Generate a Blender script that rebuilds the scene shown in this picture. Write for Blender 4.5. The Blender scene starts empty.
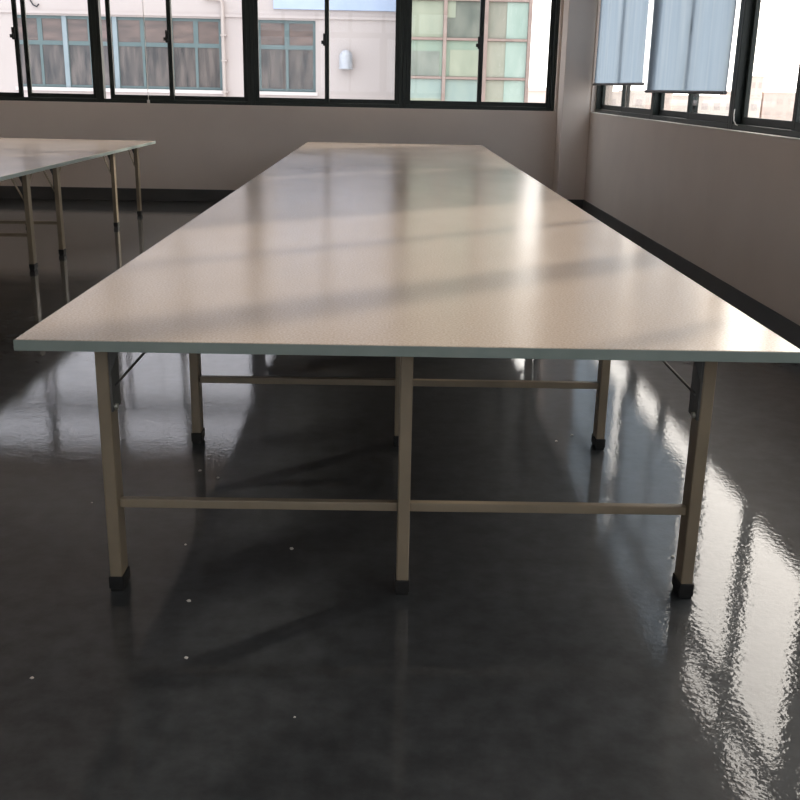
import bpy, bmesh, math, random
from mathutils import Vector, Matrix
random.seed(7)
S = bpy.context.scene
C = S.collection
S.view_settings.view_transform = 'Standard'
S.view_settings.look = 'None'
S.view_settings.exposure = 0.0
S.view_settings.gamma = 1.0
S.view_settings.use_curve_mapping = False
S.cycles.use_denoising = True
S.cycles.max_bounces = 14
S.cycles.diffuse_bounces = 8
S.cycles.glossy_bounces = 6
S.cycles.transparent_max_bounces = 16
S.cycles.caustics_reflective = True
S.cycles.blur_glossy = 0.6
S.cycles.sample_clamp_indirect = 6.0

# ------------------------------------------------------------------ materials
def mat(name, col, rough=0.6, spec=0.5, metal=0.0):
    m = bpy.data.materials.new(name); m.use_nodes = True
    b = m.node_tree.nodes['Principled BSDF']
    b.inputs['Base Color'].default_value = (*col, 1)
    b.inputs['Roughness'].default_value = rough
    b.inputs['Specular IOR Level'].default_value = spec
    b.inputs['Metallic'].default_value = metal
    return m

def nodes(m): return m.node_tree.nodes, m.node_tree.links, m.node_tree.nodes['Principled BSDF']

def noise(m, scale, detail=4.0, rough=0.5, vec=None, stretch=None):
    N, L, b = nodes(m)
    n = N.new('ShaderNodeTexNoise'); n.inputs['Scale'].default_value = scale
    n.inputs['Detail'].default_value = detail; n.inputs['Roughness'].default_value = rough
    tc = N.new('ShaderNodeTexCoord'); src = tc.outputs['Object']
    if stretch:
        mp = N.new('ShaderNodeMapping'); mp.inputs['Scale'].default_value = stretch
        L.new(src, mp.inputs['Vector']); src = mp.outputs['Vector']
    L.new(src, n.inputs['Vector'])
    return n

def ramp(m, fac, stops):
    N, L, b = nodes(m)
    r = N.new('ShaderNodeValToRGB')
    e = r.color_ramp.elements
    while len(e) < len(stops): e.new(0.5)
    for i, (p, c) in enumerate(stops):
        e[i].position = p; e[i].color = (*c, 1) if len(c) == 3 else c
    L.new(fac, r.inputs['Fac'])
    return r

def bump(m, height, strength, dist=0.01, prev=None):
    N, L, b = nodes(m)
    n = N.new('ShaderNodeBump'); n.inputs['Strength'].default_value = strength; n.inputs['Distance'].default_value = dist
    L.new(height, n.inputs['Height'])
    if prev: L.new(prev.outputs['Normal'], n.inputs['Normal'])
    L.new(n.outputs['Normal'], b.inputs['Normal'])
    return n

def mottled(name, c1, c2, scale, rough=0.7, spec=0.4, detail=4, stretch=None, bmp=0, bdist=0.003):
    m = mat(name, c1, rough, spec); N, L, b = nodes(m)
    n = noise(m, scale, detail, stretch=stretch)
    r = ramp(m, n.outputs['Fac'], [(0.3, c1), (0.7, c2)])
    L.new(r.outputs['Color'], b.inputs['Base Color'])
    if bmp: bump(m, n.outputs['Fac'], bmp, bdist)
    return m

M = {}
M['wall'] = mottled('painted_plaster', (0.72, 0.63, 0.575), (0.76, 0.67, 0.61), 2.2, 0.75, 0.3)
M['sill'] = mottled('sill_highlight_white', (0.80, 0.78, 0.74), (0.86, 0.84, 0.80), 9, 0.6, 0.3)  # white stands in for daylight on the sill lip
M['ceiling'] = mottled('ceiling_paint', (0.62, 0.60, 0.58), (0.66, 0.64, 0.62), 1.5, 0.9, 0.2)
M['base'] = mottled('baseboard_paint', (0.06, 0.062, 0.063), (0.08, 0.08, 0.08), 3, 0.5, 0.4)
M['frame'] = mottled('dark_green_aluminium', (0.010, 0.017, 0.015), (0.016, 0.024, 0.021), 6, 0.45, 0.4)
M['latch'] = mat('black_plastic', (0.006, 0.007, 0.007), 0.4)
M['rubber'] = mottled('black_rubber', (0.004, 0.004, 0.004), (0.012, 0.012, 0.012), 30, 0.6)
M['leg'] = mottled('beige_powder_coat', (0.20, 0.16, 0.11), (0.25, 0.20, 0.138), 7, 0.4, 0.45)
M['steel'] = mottled('dark_steel', (0.05, 0.05, 0.05), (0.09, 0.09, 0.085), 12, 0.4, 0.5)
M['bolt'] = mat('bolt_zinc', (0.45, 0.43, 0.38), 0.35, 0.5, 0.7)
M['edge'] = mottled('grey_green_edge_band', (0.20, 0.245, 0.225), (0.235, 0.28, 0.26), 9, 0.45, 0.4)
M['cord'] = mat('pale_cord', (0.7, 0.68, 0.65), 0.6)

# floor: dark trowelled glossy epoxy
m = M['floor'] = mat('dark_epoxy_floor', (0.03, 0.03, 0.03), 0.1, 0.5); N, L, b = nodes(m)
n1 = noise(m, 1.6, 6, 0.6); n2 = noise(m, 13, 4, 0.6)
r = ramp(m, n1.outputs['Fac'], [(0.3, (0.034, 0.037, 0.040)), (0.72, (0.054, 0.058, 0.062))])
r2 = ramp(m, n2.outputs['Fac'], [(0.35, (0.75, 0.75, 0.75)), (0.65, (1.15, 1.15, 1.15))])
mx = N.new('ShaderNodeMixRGB'); mx.blend_type = 'MULTIPLY'; mx.inputs[0].default_value = 1
L.new(r.outputs['Color'], mx.inputs[1]); L.new(r2.outputs['Color'], mx.inputs[2])
L.new(mx.outputs[0], b.inputs['Base Color'])
rr = ramp(m, n1.outputs['Fac'], [(0.25, (0.01,)*3), (0.75, (0.03,)*3)])
L.new(rr.outputs['Color'], b.inputs['Coat Roughness'])
b.inputs['Roughness'].default_value = 0.42; b.inputs['Specular IOR Level'].default_value = 0.14
b.inputs['Coat Weight'].default_value = 1.0; b.inputs['Coat IOR'].default_value = 1.56
w1 = noise(m, 7.0, 2, 0.5); w2 = noise(m, 60, 2, 0.5)
bp = bump(m, w1.outputs['Fac'], 0.035, 0.008)
bq = bump(m, w2.outputs['Fac'], 0.19, 0.0016, bp)
L.new(bq.outputs['Normal'], b.inputs['Coat Normal'])

# melamine table top
m = M['top'] = mat('cream_melamine', (0.6, 0.53, 0.46), 0.22, 0.5); N, L, b = nodes(m)
n1 = noise(m, 150, 3, 0.6); n2 = noise(m, 1.3, 5, 0.6, stretch=(1, 0.5, 1)); n3 = noise(m, 420, 1)
r = ramp(m, n1.outputs['Fac'], [(0.3, (0.38, 0.30, 0.24)), (0.5, (0.50, 0.405, 0.33)), (0.72, (0.60, 0.50, 0.42))])
L.new(r.outputs['Color'], b.inputs['Base Color'])
rr = ramp(m, n2.outputs['Fac'], [(0.3, (0.17,)*3), (0.7, (0.25,)*3)])
L.new(rr.outputs['Color'], b.inputs['Roughness'])
bump(m, n3.outputs['Fac'], 0.10, 0.001)

# blind fabric, translucent
m = M['blind'] = mat('blue_blind_fabric', (0.36, 0.50, 0.66), 0.9, 0.1); N, L, b = nodes(m)
tr = N.new('ShaderNodeBsdfTranslucent'); mxs = N.new('ShaderNodeMixShader'); mxs.inputs[0].default_value = 0.55
nz = noise(m, 3, 3, stretch=(1, 3.2, 0.25))
r = ramp(m, nz.outputs['Fac'], [(0.3, (0.20, 0.265, 0.345)), (0.7, (0.255, 0.315, 0.385))])
L.new(r.outputs['Color'], b.inputs['Base Color']); L.new(r.outputs['Color'], tr.inputs['Color'])
out = N['Material Output']
L.new(b.outputs[0], mxs.inputs[1]); L.new(tr.outputs[0], mxs.inputs[2]); L.new(mxs.outputs[0], out.inputs['Surface'])
M['bar'] = mat('blind_bar', (0.10, 0.10, 0.11), 0.5)

# thin pane of clear glass
m = M['glass'] = bpy.data.materials.new('clear_pane'); m.use_nodes = True
N = m.node_tree.nodes; L = m.node_tree.links; N.remove(N['Principled BSDF'])
t = N.new('ShaderNodeBsdfTransparent'); t.inputs[0].default_value = (0.96, 0.97, 0.965, 1)
g = N.new('ShaderNodeBsdfGlossy'); g.inputs['Roughness'].default_value = 0.0
lw = N.new('ShaderNodeLayerWeight'); lw.inputs['Blend'].default_value = 0.5
pw = N.new('ShaderNodeMath'); pw.operation = 'POWER'; pw.inputs[1].default_value = 5.0; L.new(lw.outputs['Facing'], pw.inputs[0])
fr = N.new('ShaderNodeMath'); fr.operation = 'MULTIPLY_ADD'; fr.inputs[1].default_value = 0.7; fr.inputs[2].default_value = 0.012; L.new(pw.outputs[0], fr.inputs[0])
mx = N.new('ShaderNodeMixShader'); L.new(fr.outputs[0], mx.inputs[0]); L.new(t.outputs[0], mx.inputs[1]); L.new(g.outputs[0], mx.inputs[2])
L.new(mx.outputs[0], N['Material Output'].inputs['Surface'])

# outside
M['cream'] = mottled('cream_pink_render', (0.49, 0.425, 0.41), (0.525, 0.46, 0.44), 0.8, 0.85, 0.2)
M['upper'] = mottled('lavender_white_bounce', (0.62, 0.595, 0.62), (0.67, 0.645, 0.67), 0.8, 0.85, 0.2)  # white picked to brighten what the floor reflects
M['creamtrim'] = mottled('white_trim', (0.68, 0.615, 0.60), (0.71, 0.645, 0.63), 2, 0.8, 0.2)
M['teal'] = mottled('teal_frame_paint', (0.115, 0.16, 0.165), (0.14, 0.185, 0.19), 3, 0.6, 0.3)
M['paleteal'] = mottled('pale_blue_mullion_paint', (0.25, 0.30, 0.33), (0.30, 0.35, 0.38), 3, 0.6, 0.3)
M['paneup'] = mottled('mottled_glass_warm', (0.10, 0.083, 0.08), (0.21, 0.15, 0.133), 2.6, 0.25, 0.4, stretch=(0.6, 1, 2.4))  # streaks paint in curtains inside and a reddish reflection
M['panelow'] = mottled('mottled_glass_dull', (0.05, 0.049, 0.052), (0.165, 0.138, 0.128), 3.6, 0.25, 0.4, stretch=(2.2, 1, 0.4))  # streaks paint in curtains and dull reflections on the lower panes
M['bluepanel'] = mottled('pale_blue_panel', (0.40, 0.48, 0.66), (0.46, 0.54, 0.70), 1.5, 0.6, 0.3)
M['cowl'] = mottled('silver_cowl', (0.38, 0.39, 0.43), (0.48, 0.49, 0.53), 4, 0.35, 0.5)
M['pipe'] = mottled('pvc_pipe', (0.47, 0.40, 0.37), (0.51, 0.44, 0.41), 3, 0.5, 0.3)
M['hose'] = mat('dark_hose', (0.05, 0.05, 0.055), 0.6)
M['pinkbeam'] = mottled('pink_brown_beam', (0.29, 0.215, 0.19), (0.36, 0.275, 0.24), 3, 0.8, 0.2)
GREENS = [((0.29, 0.32, 0.245), (0.37, 0.39, 0.30)), ((0.13, 0.145, 0.125), (0.23, 0.24, 0.20)),
          ((0.24, 0.245, 0.20), (0.32, 0.305, 0.25)), ((0.31, 0.40, 0.345), (0.40, 0.48, 0.42)),
          ((0.16, 0.18, 0.155), (0.28, 0.295, 0.25)), ((0.245, 0.32, 0.255), (0.31, 0.365, 0.285)),
          ((0.27, 0.345, 0.32), (0.33, 0.395, 0.35)), ((0.32, 0.325, 0.26), (0.38, 0.37, 0.30))]
for i, (a, c) in enumerate(GREENS):
    M['green%d' % i] = mottled('green_net_panel_%d' % i, a, c, 2.2, 0.7, 0.25, stretch=(1.6, 1, 0.6))
M['ground'] = mottled('city_ground', (0.36, 0.33, 0.31), (0.46, 0.43, 0.41), 0.02, 0.95, 0.1)
M['city0'] = mottled('hazy_pink_block', (0.72, 0.60, 0.54), (0.78, 0.66, 0.60), 0.1, 0.9, 0.1)  # paleness is distance haze painted into the colour
M['city1'] = mottled('hazy_cream_block', (0.80, 0.70, 0.62), (0.86, 0.76, 0.68), 0.1, 0.9, 0.1)
M['citywin'] = mottled('hazy_block_window', (0.62, 0.53, 0.48), (0.68, 0.59, 0.54), 0.5, 0.5, 0.3)  # window contrast softened in colour for the same haze
M['crumb'] = mottled('pale_crumb', (0.55, 0.52, 0.48), (0.7, 0.67, 0.62), 60, 0.8)

# ------------------------------------------------------------------ helpers
class MB:
    """collects shapes into one bmesh, then links them as one object"""
    def __init__(self): self.bm = bmesh.new()
    def box(self, x0, x1, y0, y1, z0, z1):
        r = bmesh.ops.create_cube(self.bm, size=1)
        bmesh.ops.scale(self.bm, vec=(abs(x1-x0), abs(y1-y0), abs(z1-z0)), verts=r['verts'])
        bmesh.ops.translate(self.bm, vec=((x0+x1)/2, (y0+y1)/2, (z0+z1)/2), verts=r['verts'])
        return r['verts']
    def bar(self, p, q, w, h, up=(0, 0, 1)):
        p = Vector(p); q = Vector(q); d = (q-p); l = d.length; d.normalize()
        u = Vector(up); s = d.cross(u)
        if s.length < 1e-6: s = d.cross(Vector((1, 0, 0)))
        s.normalize(); u = s.cross(d)
        r = bmesh.ops.create_cube(self.bm, size=1)
        for v in r['verts']:
            c = v.co.copy(); v.co = (p+q)/2 + s*(c.x*w) + d*(c.y*l) + u*(c.z*h)
        return r['verts']
    def tube(self, pts, rad, seg=10):
        pts = [Vector(p) for p in pts]; rings = []
        for i, p in enumerate(pts):
            d = (pts[min(i+1, len(pts)-1)] - pts[max(i-1, 0)]).normalized()
            a = Vector((0, 0, 1)) if abs(d.z) < 0.9 else Vector((1, 0, 0))
            s = d.cross(a).normalized(); u = s.cross(d)
            rings.append([self.bm.verts.new(p + (s*math.cos(2*math.pi*k/seg) + u*math.sin(2*math.pi*k/seg))*rad) for k in range(seg)])
        for a, c in zip(rings, rings[1:]):
            for k in range(seg):
                self.bm.faces.new((a[k], a[(k+1) % seg], c[(k+1) % seg], c[k]))
        self.bm.faces.new(rings[0][::-1]); self.bm.faces.new(rings[-1])
    def lathe(self, prof, cx, cy, seg=24):
        rings = []
        for r_, z in prof:
            rings.append([self.bm.verts.new((cx + r_*math.cos(2*math.pi*k/seg), cy + r_*math.sin(2*math.pi*k/seg), z)) for k in range(seg)])
        for a, c in zip(rings, rings[1:]):
            for k in range(seg):
                self.bm.faces.new((a[k], a[(k+1) % seg], c[(k+1) % seg], c[k]))
        self.bm.faces.new(rings[0][::-1]); self.bm.faces.new(rings[-1])
    def build(self, name, material, parent=None, bevel=0, seg=2, smooth=False):
        bmesh.ops.recalc_face_normals(self.bm, faces=self.bm.faces[:])
        me = bpy.data.meshes.new(name); self.bm.to_mesh(me); self.bm.free()
        me.materials.append(material)
        o = bpy.data.objects.new(name, me); C.objects.link(o)
        if parent: o.parent = parent
        if smooth:
            for p in me.polygons: p.use_smooth = True
        if bevel:
            b = o.modifiers.new('bevel', 'BEVEL'); b.width = bevel; b.segments = seg; b.limit_method = 'ANGLE'
        return o

def tag(o, label=None, cat=None, group=None, kind=None):
    if label: o['label'] = label
    if cat: o['category'] = cat
    if group: o['group'] = group
    if kind: o['kind'] = kind
    return o

def empty(name, loc, rz=0):
    o = bpy.data.objects.new(name, None); C.objects.link(o)
    o.location = loc; o.rotation_euler = (0, 0, rz); o.empty_display_size = 0.1
    return o

def copy_tree(o, parent=None):
    c = o.copy(); C.objects.link(c)
    if parent: c.parent = parent
    for ch in list(o.children): copy_tree(ch, c)
    return c

def struct(o, label, cat): return tag(o, label, cat, kind='structure')

# ------------------------------------------------------------------ room
XW, YW = 2.362, 12.803          # inner faces of the right and far walls
XL, YB = -8.6, -3.2             # left and back walls (outside the photograph)
SILL, HEAD, CEIL = 1.16, 3.32, 3.62
WT = 0.24
f = MB(); f.box(XL-WT, XW+WT, YB-WT, YW+WT, -0.2, 0)
struct(f.build('floor', M['floor']), 'dark grey glossy trowelled floor', 'floor')
f = MB(); f.box(XL-WT, XW+WT, YB-WT, YW+WT, CEIL, CEIL+0.2)
struct(f.build('ceiling', M['ceiling']), 'plain off-white ceiling above the room', 'ceiling')

FX0, FX1 = -7.16, 2.0         # far window opening
w = MB()
w.box(XL-WT, XW+WT, YW, YW+WT, 0, SILL)
w.box(XL-WT, XW+WT, YW, YW+WT, HEAD, CEIL)
w.box(XL-WT, FX0, YW, YW+WT, SILL, HEAD)
w.box(FX1, XW+WT, YW, YW+WT, SILL, HEAD)
struct(w.build('wall_far', M['wall']), 'far wall in grey beige paint under the long window strip', 'wall')
RY0, RY1 = -1.64, 12.40         # right window opening
w = MB()
w.box(XW, XW+WT, YB-WT, YW, 0, SILL)
w.box(XW, XW+WT, YB-WT, YW, HEAD, CEIL)
w.box(XW, XW+WT, YB-WT, RY0, SILL, HEAD)
w.box(XW, XW+WT, RY1, YW, SILL, HEAD)
struct(w.build('wall_right', M['wall']), 'right wall in grey beige paint under the window strip with blinds', 'wall')
w = MB(); w.box(XL-WT, XL, YB, YW, 0, CEIL)
struct(w.build('wall_left', M['wall']), 'plain left wall of the room', 'wall')
BX0, BX1 = -3.8, 1.6              # opening for unseen windows added behind the camera for fill daylight
w = MB(); w.box(XL-WT, XW, YB-WT, YB, 0, SILL); w.box(XL-WT, XW, YB-WT, YB, HEAD, CEIL)
w.box(XL-WT, BX0, YB-WT, YB, SILL, HEAD); w.box(BX1, XW, YB-WT, YB, SILL, HEAD)
struct(w.build('wall_back', M['wall']), 'plain wall behind the camera', 'wall')
w = MB(); w.box(2.03, XW-0.0005, 12.42, YW-0.0005, 0, CEIL)
struct(w.build('wall_pillar', M['wall'], bevel=0.006), 'square plastered pillar in the far right corner between the two window strips', 'pillar')
BH = 0.15
for nm, bx, lab in (('baseboard_far', (XL, 2.03, YW-0.012, YW, 0, BH), 'dark skirting band along the foot of the far wall'),
                    ('baseboard_right', (XW-0.012, XW, YB, 12.42, 0, BH), 'dark skirting band along the foot of the right wall'),
                    ('baseboard_pillar', (2.018, XW-0.012, 12.408, 12.42, 0, BH), 'dark skirting band at the foot of the corner pillar')):
    w = MB(); w.box(*bx); struct(w.build(nm, M['base'], bevel=0.003), lab, 'baseboard')

w = MB(); w.box(XW-0.004, XW+0.049, RY0, RY1, SILL, SILL+0.007)  # added strip, its white imitates sky light along the sill edge
struct(w.build('sill_highlight_1', M['sill'], bevel=0.002), 'thin white strip painting in the lit lip of the right wall sill', 'trim')

# windows: built in a local frame, u along the wall, d outwards, z up; (ox, oy) origin, axis 'x' or 'y'
def window(idx, a, c, axis, plane, offs, label, fw=0.045):
    """one sliding window unit a..c along the wall, frame set at depth `plane`"""
    mid = (a+c)/2
    if axis == 'x': root = empty('window_%d' % idx, (mid, plane, SILL))
    else: root = empty('window_%d' % idx, (plane, mid, SILL))
    struct(root, label, 'window')
    hw = (c-a)/2; H = HEAD-SILL
    def B(mb, u0, u1, d0, d1, z0, z1):
        if axis == 'x': mb.box(u0, u1, d0, d1, z0, z1)
        else: mb.box(d0, d1, u0, u1, z0, z1)
    TR = 1.58                                        # transom rail centre
    fr = MB()
    B(fr, -hw, -hw+fw, 0, 0.10, 0, H); B(fr, hw-fw, hw, 0, 0.10, 0, H)
    B(fr, -hw+fw, hw-fw, 0, 0.10, 0, 0.045); B(fr, -hw+fw, hw-fw, 0, 0.10, H-0.045, H)
    B(fr, -hw+fw, hw-fw, 0, 0.10, TR-0.05, TR+0.05)
    B(fr, -0.05, 0.05, 0.02, 0.08, TR+0.05, H-0.045)
    fo = fr.build('frame', M['frame'], root, bevel=0.004)
    for s in (-1, 1):
        g = MB(); B(g, -hw+fw if s < 0 else 0.05, -0.05 if s < 0 else hw-fw, 0.048, 0.053, TR+0.05, H-0.045)
        g.build('transom_glass', M['glass'], root)
    inner = hw-fw
    for s in (-1, 1):
        u0 = -inner+offs[0] if s < 0 else -0.026+offs[2]; u1 = 0.026+offs[1] if s < 0 else inner
        u0 = max(u0, -inner); u1 = min(u1, inner)
        d0 = 0.012 if s < 0 else 0.056; d1 = d0+0.032
        z0, z1 = 0.045, TR-0.05; st = 0.052
        sa = MB()
        B(sa, u0, u0+st, d0, d1, z0, z1); B(sa, u1-st, u1, d0, d1, z0, z1)
        B(sa, u0+st, u1-st, d0, d1, z0, z0+0.05); B(sa, u0+st, u1-st, d0, d1, z1-0.05, z1)
        so = sa.build('sash', M['frame'], root, bevel=0.003)
        g = MB(); B(g, u0+st, u1-st, d0+0.013, d0+0.018, z0+0.05, z1-0.05); g.build('glass', M['glass'], so)
        if s < 0:
            l = MB(); uc = u1-st/2
            B(l, uc-0.045, uc-0.004, d0-0.020, d0, 0.70, 0.84); B(l, uc-0.066, uc-0.02, d0-0.030, d0-0.012, 0.72, 0.76)
            l.build('latch', M['latch'], so, bevel=0.004)
FP = YW+0.07
fe = [-7.16, -5.33, -3.505, -1.68, 0.15, 2.0]
fl = ['far window unit left of the second teal window group, mostly out of the frame',
      'leftmost far window unit, its two sashes slid slightly apart',
      'far window unit second from left, left sash slid a little open',
      'far window unit in front of the silver vent cowl',
      'far window unit nearest the corner pillar, green building behind']
fo = [(0, 0, 0), (0, -0.045, 0.045), (0.075, -0.05, -0.05), (0, 0, 0), (0, 0.01, 0.01)]
for i in range(5): window(i+1, fe[i], fe[i+1], 'x', FP, fo[i], fl[i])
re_ = [12.40, 9.72, 7.44, 5.17, 2.90, 0.63, -1.64]
rl = ['right wall window unit behind the farther blue blind', 'right wall window unit behind the nearer blue blind',
      'uncovered right wall window unit at the right edge of the photo', 'right wall window unit out of the frame beside the table, widened for its shadow',
      'right wall window unit beside the camera', 'right wall window unit behind the camera']
for i in range(6): window(i+6, re_[i+1], re_[i], 'y', XW+0.05, (0, 0, 0), rl[i], 0.13 if i == 3 else 0.045)  # unseen unit beside the table: frame widened to broaden its shadow band

for i in range(3): window(i+12, BX0+1.8*i, BX0+1.8*(i+1), 'x', YB-0.17, (0, 0, 0), 'added unseen fill daylight window in the wall behind the camera, number %d from the left' % (i+1))  # unseen windows added to let fill daylight into the room

# ------------------------------------------------------------------ blinds
def blind(ya, yb_, zb, label, ph):
    x = XW+0.004
    root = empty('roller_blind', (x, (ya+yb_)/2, zb)); tag(root, label, 'blind', 'blue blinds on the right wall windows')
    hw = (yb_-ya)/2; top = HEAD-0.07-zb
    mb = MB(); bm = mb.bm; nu, nz = 60, 24; grid = []
    for j in range(nz+1):
        z = top*j/nz; amp = 0.004+0.008*(j/nz)*(1-j/nz)*2
        row = []
        for i in range(nu+1):
            u = -hw+2*hw*i/nu
            d = amp*(math.sin(u*6.1+ph+0.5*z)+0.7*math.sin(u*11.7-ph*2+0.9*z)+0.5*math.sin(u*21+ph))
            row.append(bm.verts.new((d, u, z+0.012)))
        grid.append(row)
    for a, c in zip(grid, grid[1:]):
        for i in range(nu): bm.faces.new((a[i], a[i+1], c[i+1], c[i]))
    o = mb.build('fabric', M['blind'], root, smooth=True)
    b = MB(); b.tube([(0, -hw-0.01, 0.008), (0, hw+0.01, 0.008)], 0.013); b.build('bottom_bar', M['bar'], root)
    b = MB(); b.tube([(0, -hw-0.02, top+0.02), (0, hw+0.02, top+0.02)], 0.028, 14); b.build('roller_tube', M['bar'], root)
    for s in (-1, 1):
        b = MB(); b.box(-0.03, 0.045, s*(hw+0.02)-0.004, s*(hw+0.02)+0.004, top-0.02, top+0.06)
        b.build('bracket', M['bar'], root)
    return root
blind(9.945, 12.365, 1.471, 'farther blue fabric blind hanging beside the corner pillar', 0.3)
blind(7.485, 9.80, 1.405, 'nearer and lower blue fabric blind, second from the corner pillar', 1.9)
c = MB(); c.tube([(XW+0.046, 7.36, 1.305), (XW+0.038, 7.345, 1.27), (XW+0.032, 7.31, 1.23), (XW+0.034, 7.27, 1.205), (XW+0.04, 7.25, 1.20)], 0.0038, 8)
tag(c.build('pull_cord', M['cord'], smooth=True), 'short pale cord end by the sill beside the nearer blue blind', 'cord')
c = MB(); c.tube([(-2.93, YW+0.052, 3.25), (-2.93, YW+0.05, 2.4), (-2.925, YW+0.05, 1.6), (-2.92, YW+0.045, 1.19)], 0.004, 8); c.box(-2.935, -2.905, YW+0.035, YW+0.055, 1.163, 1.20)
tag(c.build('hanging_cord', M['cord']), 'thin pale cord hanging down the far window pane above its sill', 'cord')

# ------------------------------------------------------------------ tables
TH, TT = 0.78, 0.028            # height and thickness of the top
def table(x0, x1, y0, y1, rows, legx, label, rods=False, rz=0.0):
    cx, cy = (x0+x1)/2, (y0+y1)/2
    root = empty('cutting_table', (cx, cy, 0), rz); tag(root, label, 'table', 'long cutting tables')
    hx, hy = (x1-x0)/2, (y1-y0)/2
    t = MB(); t.box(-hx+0.003, hx-0.003, -hy+0.003, hy-0.003, TH-TT, TH)
    top = t.build('tabletop', M['top'], root, bevel=0.001)
    e = MB()
    e.box(-hx, hx, -hy, -hy+0.003, TH-TT-0.001, TH-0.0015); e.box(-hx, hx, hy-0.003, hy, TH-TT-0.001, TH-0.0015)
    e.box(-hx, -hx+0.003, -hy+0.003, hy-0.003, TH-TT-0.001, TH-0.0015); e.box(hx-0.003, hx, -hy+0.003, hy-0.003, TH-TT-0.001, TH-0.0015)
    tag(e.build('edge_band', M['edge'], top, bevel=0.0008), 'grey green edge band')
    LW, LD = 0.035, 0.072
    def leg(lx, ly, inward, front, back):
        lo = empty  # noqa
        b = MB(); b.box(lx-LW/2, lx+LW/2, ly-LD/2, ly+LD/2, 0.035, TH-TT)
        l = b.build('leg', M['leg'], root, bevel=0.004)
        b = MB(); b.box(lx-LW/2-0.004, lx+LW/2+0.004, ly-LD/2-0.004, ly+LD/2+0.004, 0.010, 0.048)
        b.box(lx-LW/2-0.001, lx+LW/2+0.001, ly-LD/2-0.001, ly+LD/2+0.001, 0.0, 0.012)
        tag(b.build('rubber_foot', M['rubber'], l, bevel=0.003), 'black rubber foot')
        if inward:
            s = inward; xi = lx+s*LW/2
            b = MB()
            xa, xb = sorted((xi, xi+s*0.006))
            b.box(xa, xb, ly-LD/2+0.004, ly+LD/2+0.012, 0.545, TH-TT)
            v = [b.bm.verts.new(p) for p in ((xi, ly-LD/2+0.006, TH-TT), (xi+s*0.045, ly-LD/2+0.006, TH-TT), (xi, ly-LD/2+0.006, 0.645),
                                           (xi, ly-LD/2+0.011, TH-TT), (xi+s*0.045, ly-LD/2+0.011, TH-TT), (xi, ly-LD/2+0.011, 0.645))]
            for q in ((0, 1, 2), (3, 5, 4), (0, 3, 4, 1), (1, 4, 5, 2), (2, 5, 3, 0)): b.bm.faces.new([v[k] for k in q])
            tag(b.build('hinge_bracket', M['steel'], l), 'dark steel hinge bracket')
            b = MB(); b.tube([(xi+s*0.004, ly-0.012, 0.555), (xi+s*0.014, ly-0.012, 0.555)], 0.009, 8)
            b.build('bolt', M['bolt'], l)
            for d in ([-1, 1] if front and back else []):
                b = MB(); xm = xi+s*0.010
                b.bar((xm, ly, 0.53), (xm, ly+d*0.27, TH-TT-0.002), 0.004, 0.022)
                b.build('brace', M['leg'] if front else M['steel'], root)
    for k, ry in enumerate(rows):
        ly = ry-cy
        for j, gx in enumerate(legx):
            s = (1, 0, -1)[j]
            leg(gx-cx, ly, s, (ry-y0) > 0.35, (y1-ry) > 0.35)
        for a, c in zip(legx, legx[1:]):
            if not rods and ry > 10: continue
            b = MB(); b.box(a-cx+LW/2, c-cx-LW/2, ly-0.013, ly+0.013, 0.253, 0.279)
            b.build('stretcher', M['leg'], root, bevel=0.003)
    if rods:
        for lx, s in ((legx[0], 1), (legx[-1], -1)):
            b = MB(); b.tube([(lx-cx+s*0.024, rows[0]-cy, 0.612), (lx-cx+s*0.024, rows[1]-cy, 0.622)], 0.004, 8)
            tag(b.build('tie_rod', M['steel'], root), 'thin dark tie rod')
    for k, ry in enumerate(rows):
        b = MB(); b.box(legx[0]-cx-0.02, legx[-1]-cx+0.02, ry-cy-0.02, ry-cy+0.02, TH-TT-0.004, TH-TT)
        b.build('mounting_rail', M['leg'], root)
    return root
table(-0.946, 1.076, 2.516, 12.117, [2.690, 3.960, 6.10, 7.37, 9.40, 10.67, 11.90], [-0.767, 0.057, 0.883],
      'long wide cream topped table filling the middle of the room', True)
table(-4.66, -2.615, 5.2, 11.75, [5.45, 6.65, 7.87, 8.60, 10.38, 11.37], [-4.50, -3.63, -2.745],
      'long cream topped table at the left edge, farther from the camera')

# ------------------------------------------------------------------ crumbs on the floor
spots = [(0.72, 4.02), (-2.35, 8.55), (-2.05, 7.95), (-0.62, 3.55), (-0.70, 3.62), (-0.63, 2.97), (-1.02, 3.30), (-0.86, 3.28),
         (-0.55, 2.60), (-0.29, 2.95), (0.92, 2.93), (-0.50, 2.30), (0.80, 4.10), (-0.86, 2.2), (-0.2, 2.05)]
proto = None
for i, (x, y) in enumerate(spots):
    if proto is None:
        b = MB(); r = bmesh.ops.create_icosphere(b.bm, subdivisions=2, radius=0.006)
        for v in r['verts']:
            v.co *= random.uniform(0.75, 1.2); v.co.z *= 0.5
        proto = o = b.build('floor_crumb', M['crumb'])
    else:
        o = proto.copy(); C.objects.link(o)
    k = random.uniform(0.5, 1.2)
    o.location = (x, y, 0.0028*k); o.scale = (k, k, k); o.rotation_euler = (0, 0, random.uniform(0, 6))
    tag(o, 'tiny pale crumb lying on the dark glossy floor', 'crumb', 'pale crumbs scattered on the floor')

# ------------------------------------------------------------------ outside
GZ = -9.0
g = MB(); g.box(-500, 700, 13.5, 1200, GZ-0.5, GZ); g.box(XW+0.6, 700, -400, 13.5, GZ-0.5, GZ)
struct(g.build('ground', M['ground']), 'pale city ground far below the windows', 'ground')

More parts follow.
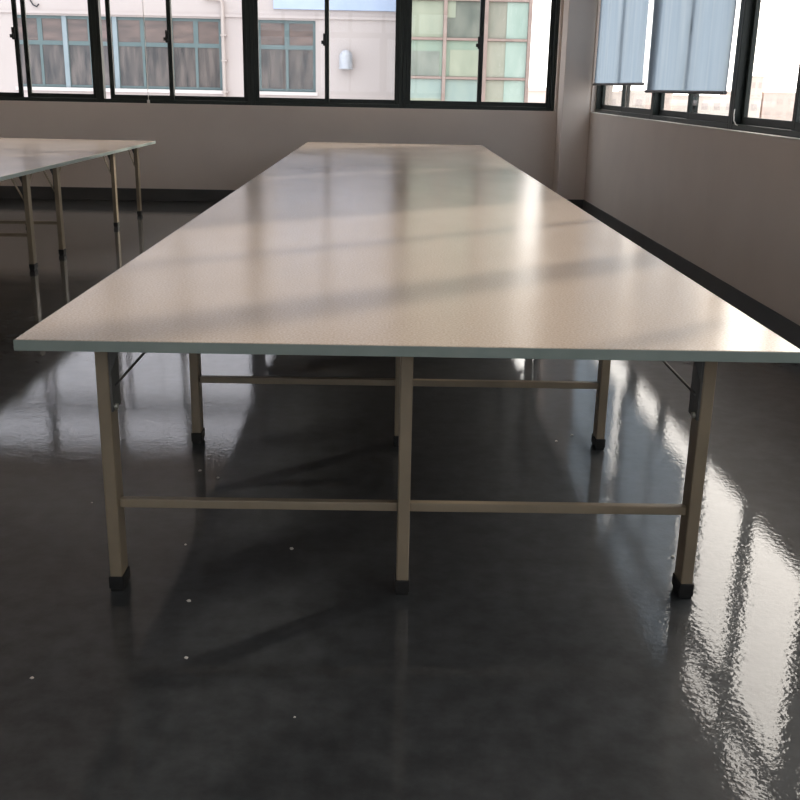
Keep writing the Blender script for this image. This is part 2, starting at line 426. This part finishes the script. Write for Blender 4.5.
YF = 27.0
bl = empty('office_building', (-6, YF, GZ))
tag(bl, 'cream pink building with teal framed windows outside the far window', 'building')
def bpart(mb, name, material, parent=bl, off=(-6, YF, GZ), **k):
    bmesh.ops.translate(mb.bm, vec=(-off[0], -off[1], -off[2]), verts=mb.bm.verts[:])
    return mb.build(name, material, parent, **k)
ROOF = 9.6
wins = [(-9.40, -8.15), (-8.15, -6.90), (-6.90, -5.53), (-5.53, -4.245), (-3.335, -1.885)]
left = [(-12.6, -11.3), (-14.0, -12.6)]
ZA, ZB = 1.23, 2.94
w = MB()
w.box(-18, 0.2, YF+0.22, YF+9, GZ, ROOF)
xs = [(-18, -14.0), (-11.3, -9.40), (-4.245, -3.335), (-1.885, 0.2)]
for a, c in xs: w.box(a, c, YF, YF+0.22, ZA, ZB)
w.box(-18, 0.2, YF, YF+0.22, GZ, ZA); w.box(-18, 0.2, YF, YF+0.22, ZB, 4.4)
bpart(w, 'wall', M['cream'])
w = MB(); w.box(-18, 0.2, YF-0.05, YF, ZB+0.04, ZB+0.11); bpart(w, 'moulding', M['cream'])
w = MB(); w.box(-18.02, 0.22, YF-0.06, YF+0.22, 4.4, ROOF); tag(bpart(w, 'added_upper_wall', M['upper']), 'lavender white upper wall, unseen, added for its floor reflection')  # out-of-view storey added so the left floor reflection comes out brighter
w = MB(); w.box(-18.1, 0.3, YF-0.15, YF+9.1, ROOF, ROOF+0.25); bpart(w, 'roof_parapet', M['creamtrim'])
for a, c in wins+left:
    zt = 2.30; mid = (a+c)/2
    w = MB(); y0, y1 = YF+0.08, YF+0.16
    w.box(a, a+0.07, y0, y1, ZA, ZB); w.box(c-0.07, c, y0, y1, ZA, ZB)
    w.box(a+0.07, c-0.07, y0, y1, ZA, ZA+0.07); w.box(a+0.07, c-0.07, y0, y1, ZB-0.07, ZB)
    w.box(a+0.07, c-0.07, y0, y1, zt-0.05, zt+0.05)
    w.box(mid-0.033, mid+0.033, y0, y1, ZA+0.07, zt-0.05); w.box(mid-0.06, mid+0.06, y0, y1, zt+0.05, ZB-0.07)
    fo_ = bpart(w, 'window', M['teal'])
    def sub(x0, x1, z0, z1, mm, nm='pane'):
        q = MB(); q.box(x0, x1, y0+0.02, y0+0.03, z0, z1); bpart(q, nm, mm, fo_)
    sub(a+0.07, mid-0.06, zt+0.05, ZB-0.07, M['paneup']); sub(mid+0.06, c-0.07, zt+0.05, ZB-0.07, M['paneup'])
    sub(a+0.07, mid-0.033, ZA+0.07, zt-0.05, M['panelow']); sub(mid+0.033, c-0.07, ZA+0.07, zt-0.05, M['panelow'])
for x in (-8.15, -6.90, -5.53):
    w = MB(); w.box(x-0.055, x+0.055, YF+0.04, YF+0.08, ZA, ZB); tag(bpart(w, 'mullion', M['paleteal']), 'pale blue mullion')
for a, c in ((-9.45, -4.2), (-3.38, -1.84), (-14.05, -11.25)):
    w = MB(); w.box(a, c, YF-0.06, YF+0.1, ZA-0.08, ZA); bpart(w, 'window_sill', M['creamtrim'])
w = MB(); w.box(-2.92, 0.14, YF-0.08, YF, 3.19, 3.95); tag(bpart(w, 'blue_panel', M['bluepanel'], bevel=0.01), 'pale blue panel')
w = MB(); w.tube([(-4.62, YF-0.09, 3.40), (-4.28, YF-0.09, 3.39), (-4.21, YF-0.09, 3.36), (-4.18, YF-0.09, 3.28), (-4.17, YF-0.09, GZ)], 0.045, 12)
pp = bpart(w, 'drain_pipe', M['pipe'], smooth=True)
for z in (2.55, 1.95, 1.2):
    w = MB(); w.box(-4.245, -4.095, YF-0.155, YF, z-0.015, z+0.015); bpart(w, 'pipe_clip', M['pipe'], pp)
# vent cowl: half dome with open foot
w = MB(); r_ = 0.165
prof = [(r_+0.012, 1.80), (r_+0.012, 1.84), (r_, 1.845), (r_, 2.10)] + [(r_*math.cos(t), 2.10+r_*1.0*math.sin(t)) for t in [math.pi/2*k/8 for k in range(1, 8)]] + [(0.01, 2.265)]
w.lathe(prof, -1.12, YF-0.14); w.tube([(-1.12, YF-0.1, 2.06), (-1.12, YF, 2.06)], 0.11, 16)
tag(bpart(w, 'vent_cowl', M['cowl'], smooth=True), 'silver domed vent cowl')
w = MB(); w.tube([(-8.93, YF-0.05, 3.9), (-8.95, YF-0.05, 3.5), (-8.92, YF-0.05, 3.30), (-8.85, YF-0.05, 3.17), (-8.76, YF-0.05, 3.13), (-8.70, YF-0.07, 3.19)], 0.02, 8)
tag(bpart(w, 'wall_hose', M['hose'], smooth=True), 'short dark hose end')

# green panelled building
YG = 25.0
gb = empty('green_building', (1.7, YG, GZ)); tag(gb, 'pale green panelled building with pink brown beams, right of the cream building', 'building')
goff = (1.7, YG, GZ)
px = [0.30, 1.25, 2.20, 3.21]; pz = [-0.09+0.86*k for k in range(8)]
w = MB(); w.box(0.32, 3.22, YG+0.1, YG+6, GZ, pz[-1]+0.1); bpart(w, 'wall', M['green2'], gb, goff)
for x in px:
    w = MB(); w.box(x-0.04, x+0.04, YG-0.03, YG+0.1, GZ, pz[-1]+0.1); bpart(w, 'post', M['pinkbeam'], gb, goff)
for z in pz:
    w = MB()
    for a, c in zip(px, px[1:]): w.box(a+0.045, c-0.045, YG-0.02, YG+0.1, z-0.028, z+0.028)
    bpart(w, 'beam', M['pinkbeam'], gb, goff)
pick = {(3, 0): 0, (3, 1): 1, (3, 2): 2, (2, 0): 5, (2, 1): 5, (2, 2): 7, (1, 0): 5, (1, 1): 6, (1, 2): 7}
patch = {(3, 1): [(0.0, 0.22, 0.55, 1.0, 0)], (3, 2): [(0.47, 1.0, 0, 1, 3)], (2, 0): [(0.0, 0.92, 0.0, 0.70, 4)], (2, 1): [(0.1, 1, 0, 0.75, 0)], (2, 2): [(0.47, 1, 0, 1, 3)],
         (1, 0): [(0.0, 1, 0.45, 1.0, 6), (0, 1, 0, 0.45, 0)], (1, 2): [(0.47, 1, 0, 1, 3)]}
for i in range(7):
    for j in range(3):
        a, c = px[j]+0.045, px[j+1]-0.045; z0, z1 = pz[i]+0.035, pz[i+1]-0.035
        w = MB(); w.box(a, c, YG+0.05, YG+0.1, z0, z1)
        po = bpart(w, 'panel', M['green%d' % pick.get((i, j), (i*3+j) % 8)], gb, goff)
        for (u0, u1, v0, v1, gi) in patch.get((i, j), []):
            w = MB(); w.box(a+(c-a)*u0, a+(c-a)*u1, YG+0.035, YG+0.05, z0+(z1-z0)*v0, z0+(z1-z0)*v1)
            bpart(w, 'infill', M['green%d' % gi], po, goff)

# far skyline
def block(x0, x1, y, dep, top, mk, label, rows=4):
    cx = (x0+x1)/2
    o = empty('city_block', (cx, y, GZ)); tag(o, label, 'building', 'far city blocks')
    off = (cx, y, GZ)
    w = MB(); w.box(x0, x1, y, y+dep, GZ, top); bpart(w, 'wall', M[mk], o, off)
    w = MB(); w.box(x0-0.2, x1+0.2, y-0.2, y+dep+0.2, top, top+0.35); bpart(w, 'roof_parapet', M['city1'], o, off)
    n = max(2, int((x1-x0)/2.6))
    for r_i in range(rows):
        z = top-1.9-3.1*r_i
        if z < GZ+1: break
        w = MB()
        for k in range(n):
            xa = x0+(x1-x0)*(k+0.25)/n; xb = x0+(x1-x0)*(k+0.75)/n
            w.box(xa, xb, y-0.08, y+0.05, z-0.7, z+0.7)
        bpart(w, 'window_row', M['citywin'], o, off)
    return o
block(15.0, 20.5, 122, 10, 1.25, 'city0', 'low pinkish block seen right of the green building through the far window', 3)
block(40, 58, 240, 14, 0.9, 'city1', 'long low pale block on the skyline below the farther blue blind', 3)
block(59.5, 70, 262, 14, 1.3, 'city0', 'pinkish skyline block below the gap between the two blue blinds', 3)
block(64, 80, 228, 12, 0.5, 'city1', 'pale low skyline block below the nearer blue blind', 3)
block(84, 88.5, 262, 8, 1.6, 'city0', 'small skyline block left of the narrow tower', 3)
block(88.95, 92.1, 262, 8, 5.3, 'city1', 'narrow pale tower standing above the skyline blocks', 4)
block(92.6, 112, 262, 12, 1.6, 'city0', 'wide pinkish skyline block right of the narrow tower', 3)
block(104, 130, 230, 12, 1.2, 'city1', 'pale skyline block at the right edge of the window', 3)

# ------------------------------------------------------------------ light
SUN = Vector((1.0, 0.80, 1.281*math.tan(math.radians(20)))).normalized()
wd = bpy.data.worlds.new('sky'); S.world = wd; wd.use_nodes = True
N = wd.node_tree.nodes; L = wd.node_tree.links; bg = N['Background']
tc = N.new('ShaderNodeTexCoord')
dot = N.new('ShaderNodeVectorMath'); dot.operation = 'DOT_PRODUCT'; dot.inputs[1].default_value = SUN
L.new(tc.outputs['Generated'], dot.inputs[0])
mr = N.new('ShaderNodeMapRange'); mr.inputs['From Min'].default_value = -1; mr.inputs['From Max'].default_value = 1
L.new(dot.outputs['Value'], mr.inputs['Value'])
cr = N.new('ShaderNodeValToRGB'); e = cr.color_ramp.elements
e[0].position = 0.0; e[0].color = (0.80, 0.86, 0.95, 1); e[1].position = 1.0; e[1].color = (3.2, 2.9, 2.65, 1)
k = e.new(0.6); k.color = (0.90, 0.92, 0.97, 1)
k = e.new(0.85); k.color = (1.12, 1.08, 1.04, 1)
L.new(mr.outputs['Result'], cr.inputs['Fac']); L.new(cr.outputs['Color'], bg.inputs['Color'])
bg.inputs['Strength'].default_value = 2.8
sl = bpy.data.lights.new('sun', 'SUN'); sl.energy = 3.8; sl.angle = math.radians(2.8); sl.color = (1.0, 0.90, 0.79)
so = bpy.data.objects.new('sun', sl); C.objects.link(so); so.rotation_euler = SUN.to_track_quat('Z', 'Y').to_euler(); so.location = (20, 20, 20)

# ------------------------------------------------------------------ camera
F, PIT, YAW, ROL, CH = 1016.68, 0.2989, 0.0151, 0.0199, 1.4108
fw = Vector((math.sin(YAW)*math.cos(PIT), math.cos(YAW)*math.cos(PIT), -math.sin(PIT)))
r0 = Vector((math.cos(YAW), -math.sin(YAW), 0)); u0 = r0.cross(fw)
r = r0*math.cos(ROL)+u0*math.sin(ROL); u = -r0*math.sin(ROL)+u0*math.cos(ROL)
cam = bpy.data.cameras.new('camera'); cam.sensor_width = 36; cam.lens = F/800*36; cam.clip_end = 3000; cam.clip_start = 0.05
co = bpy.data.objects.new('camera', cam); C.objects.link(co)
mw = Matrix(((r.x, u.x, -fw.x, 0), (r.y, u.y, -fw.y, 0), (r.z, u.z, -fw.z, CH), (0, 0, 0, 1)))
co.matrix_world = mw
S.camera = co
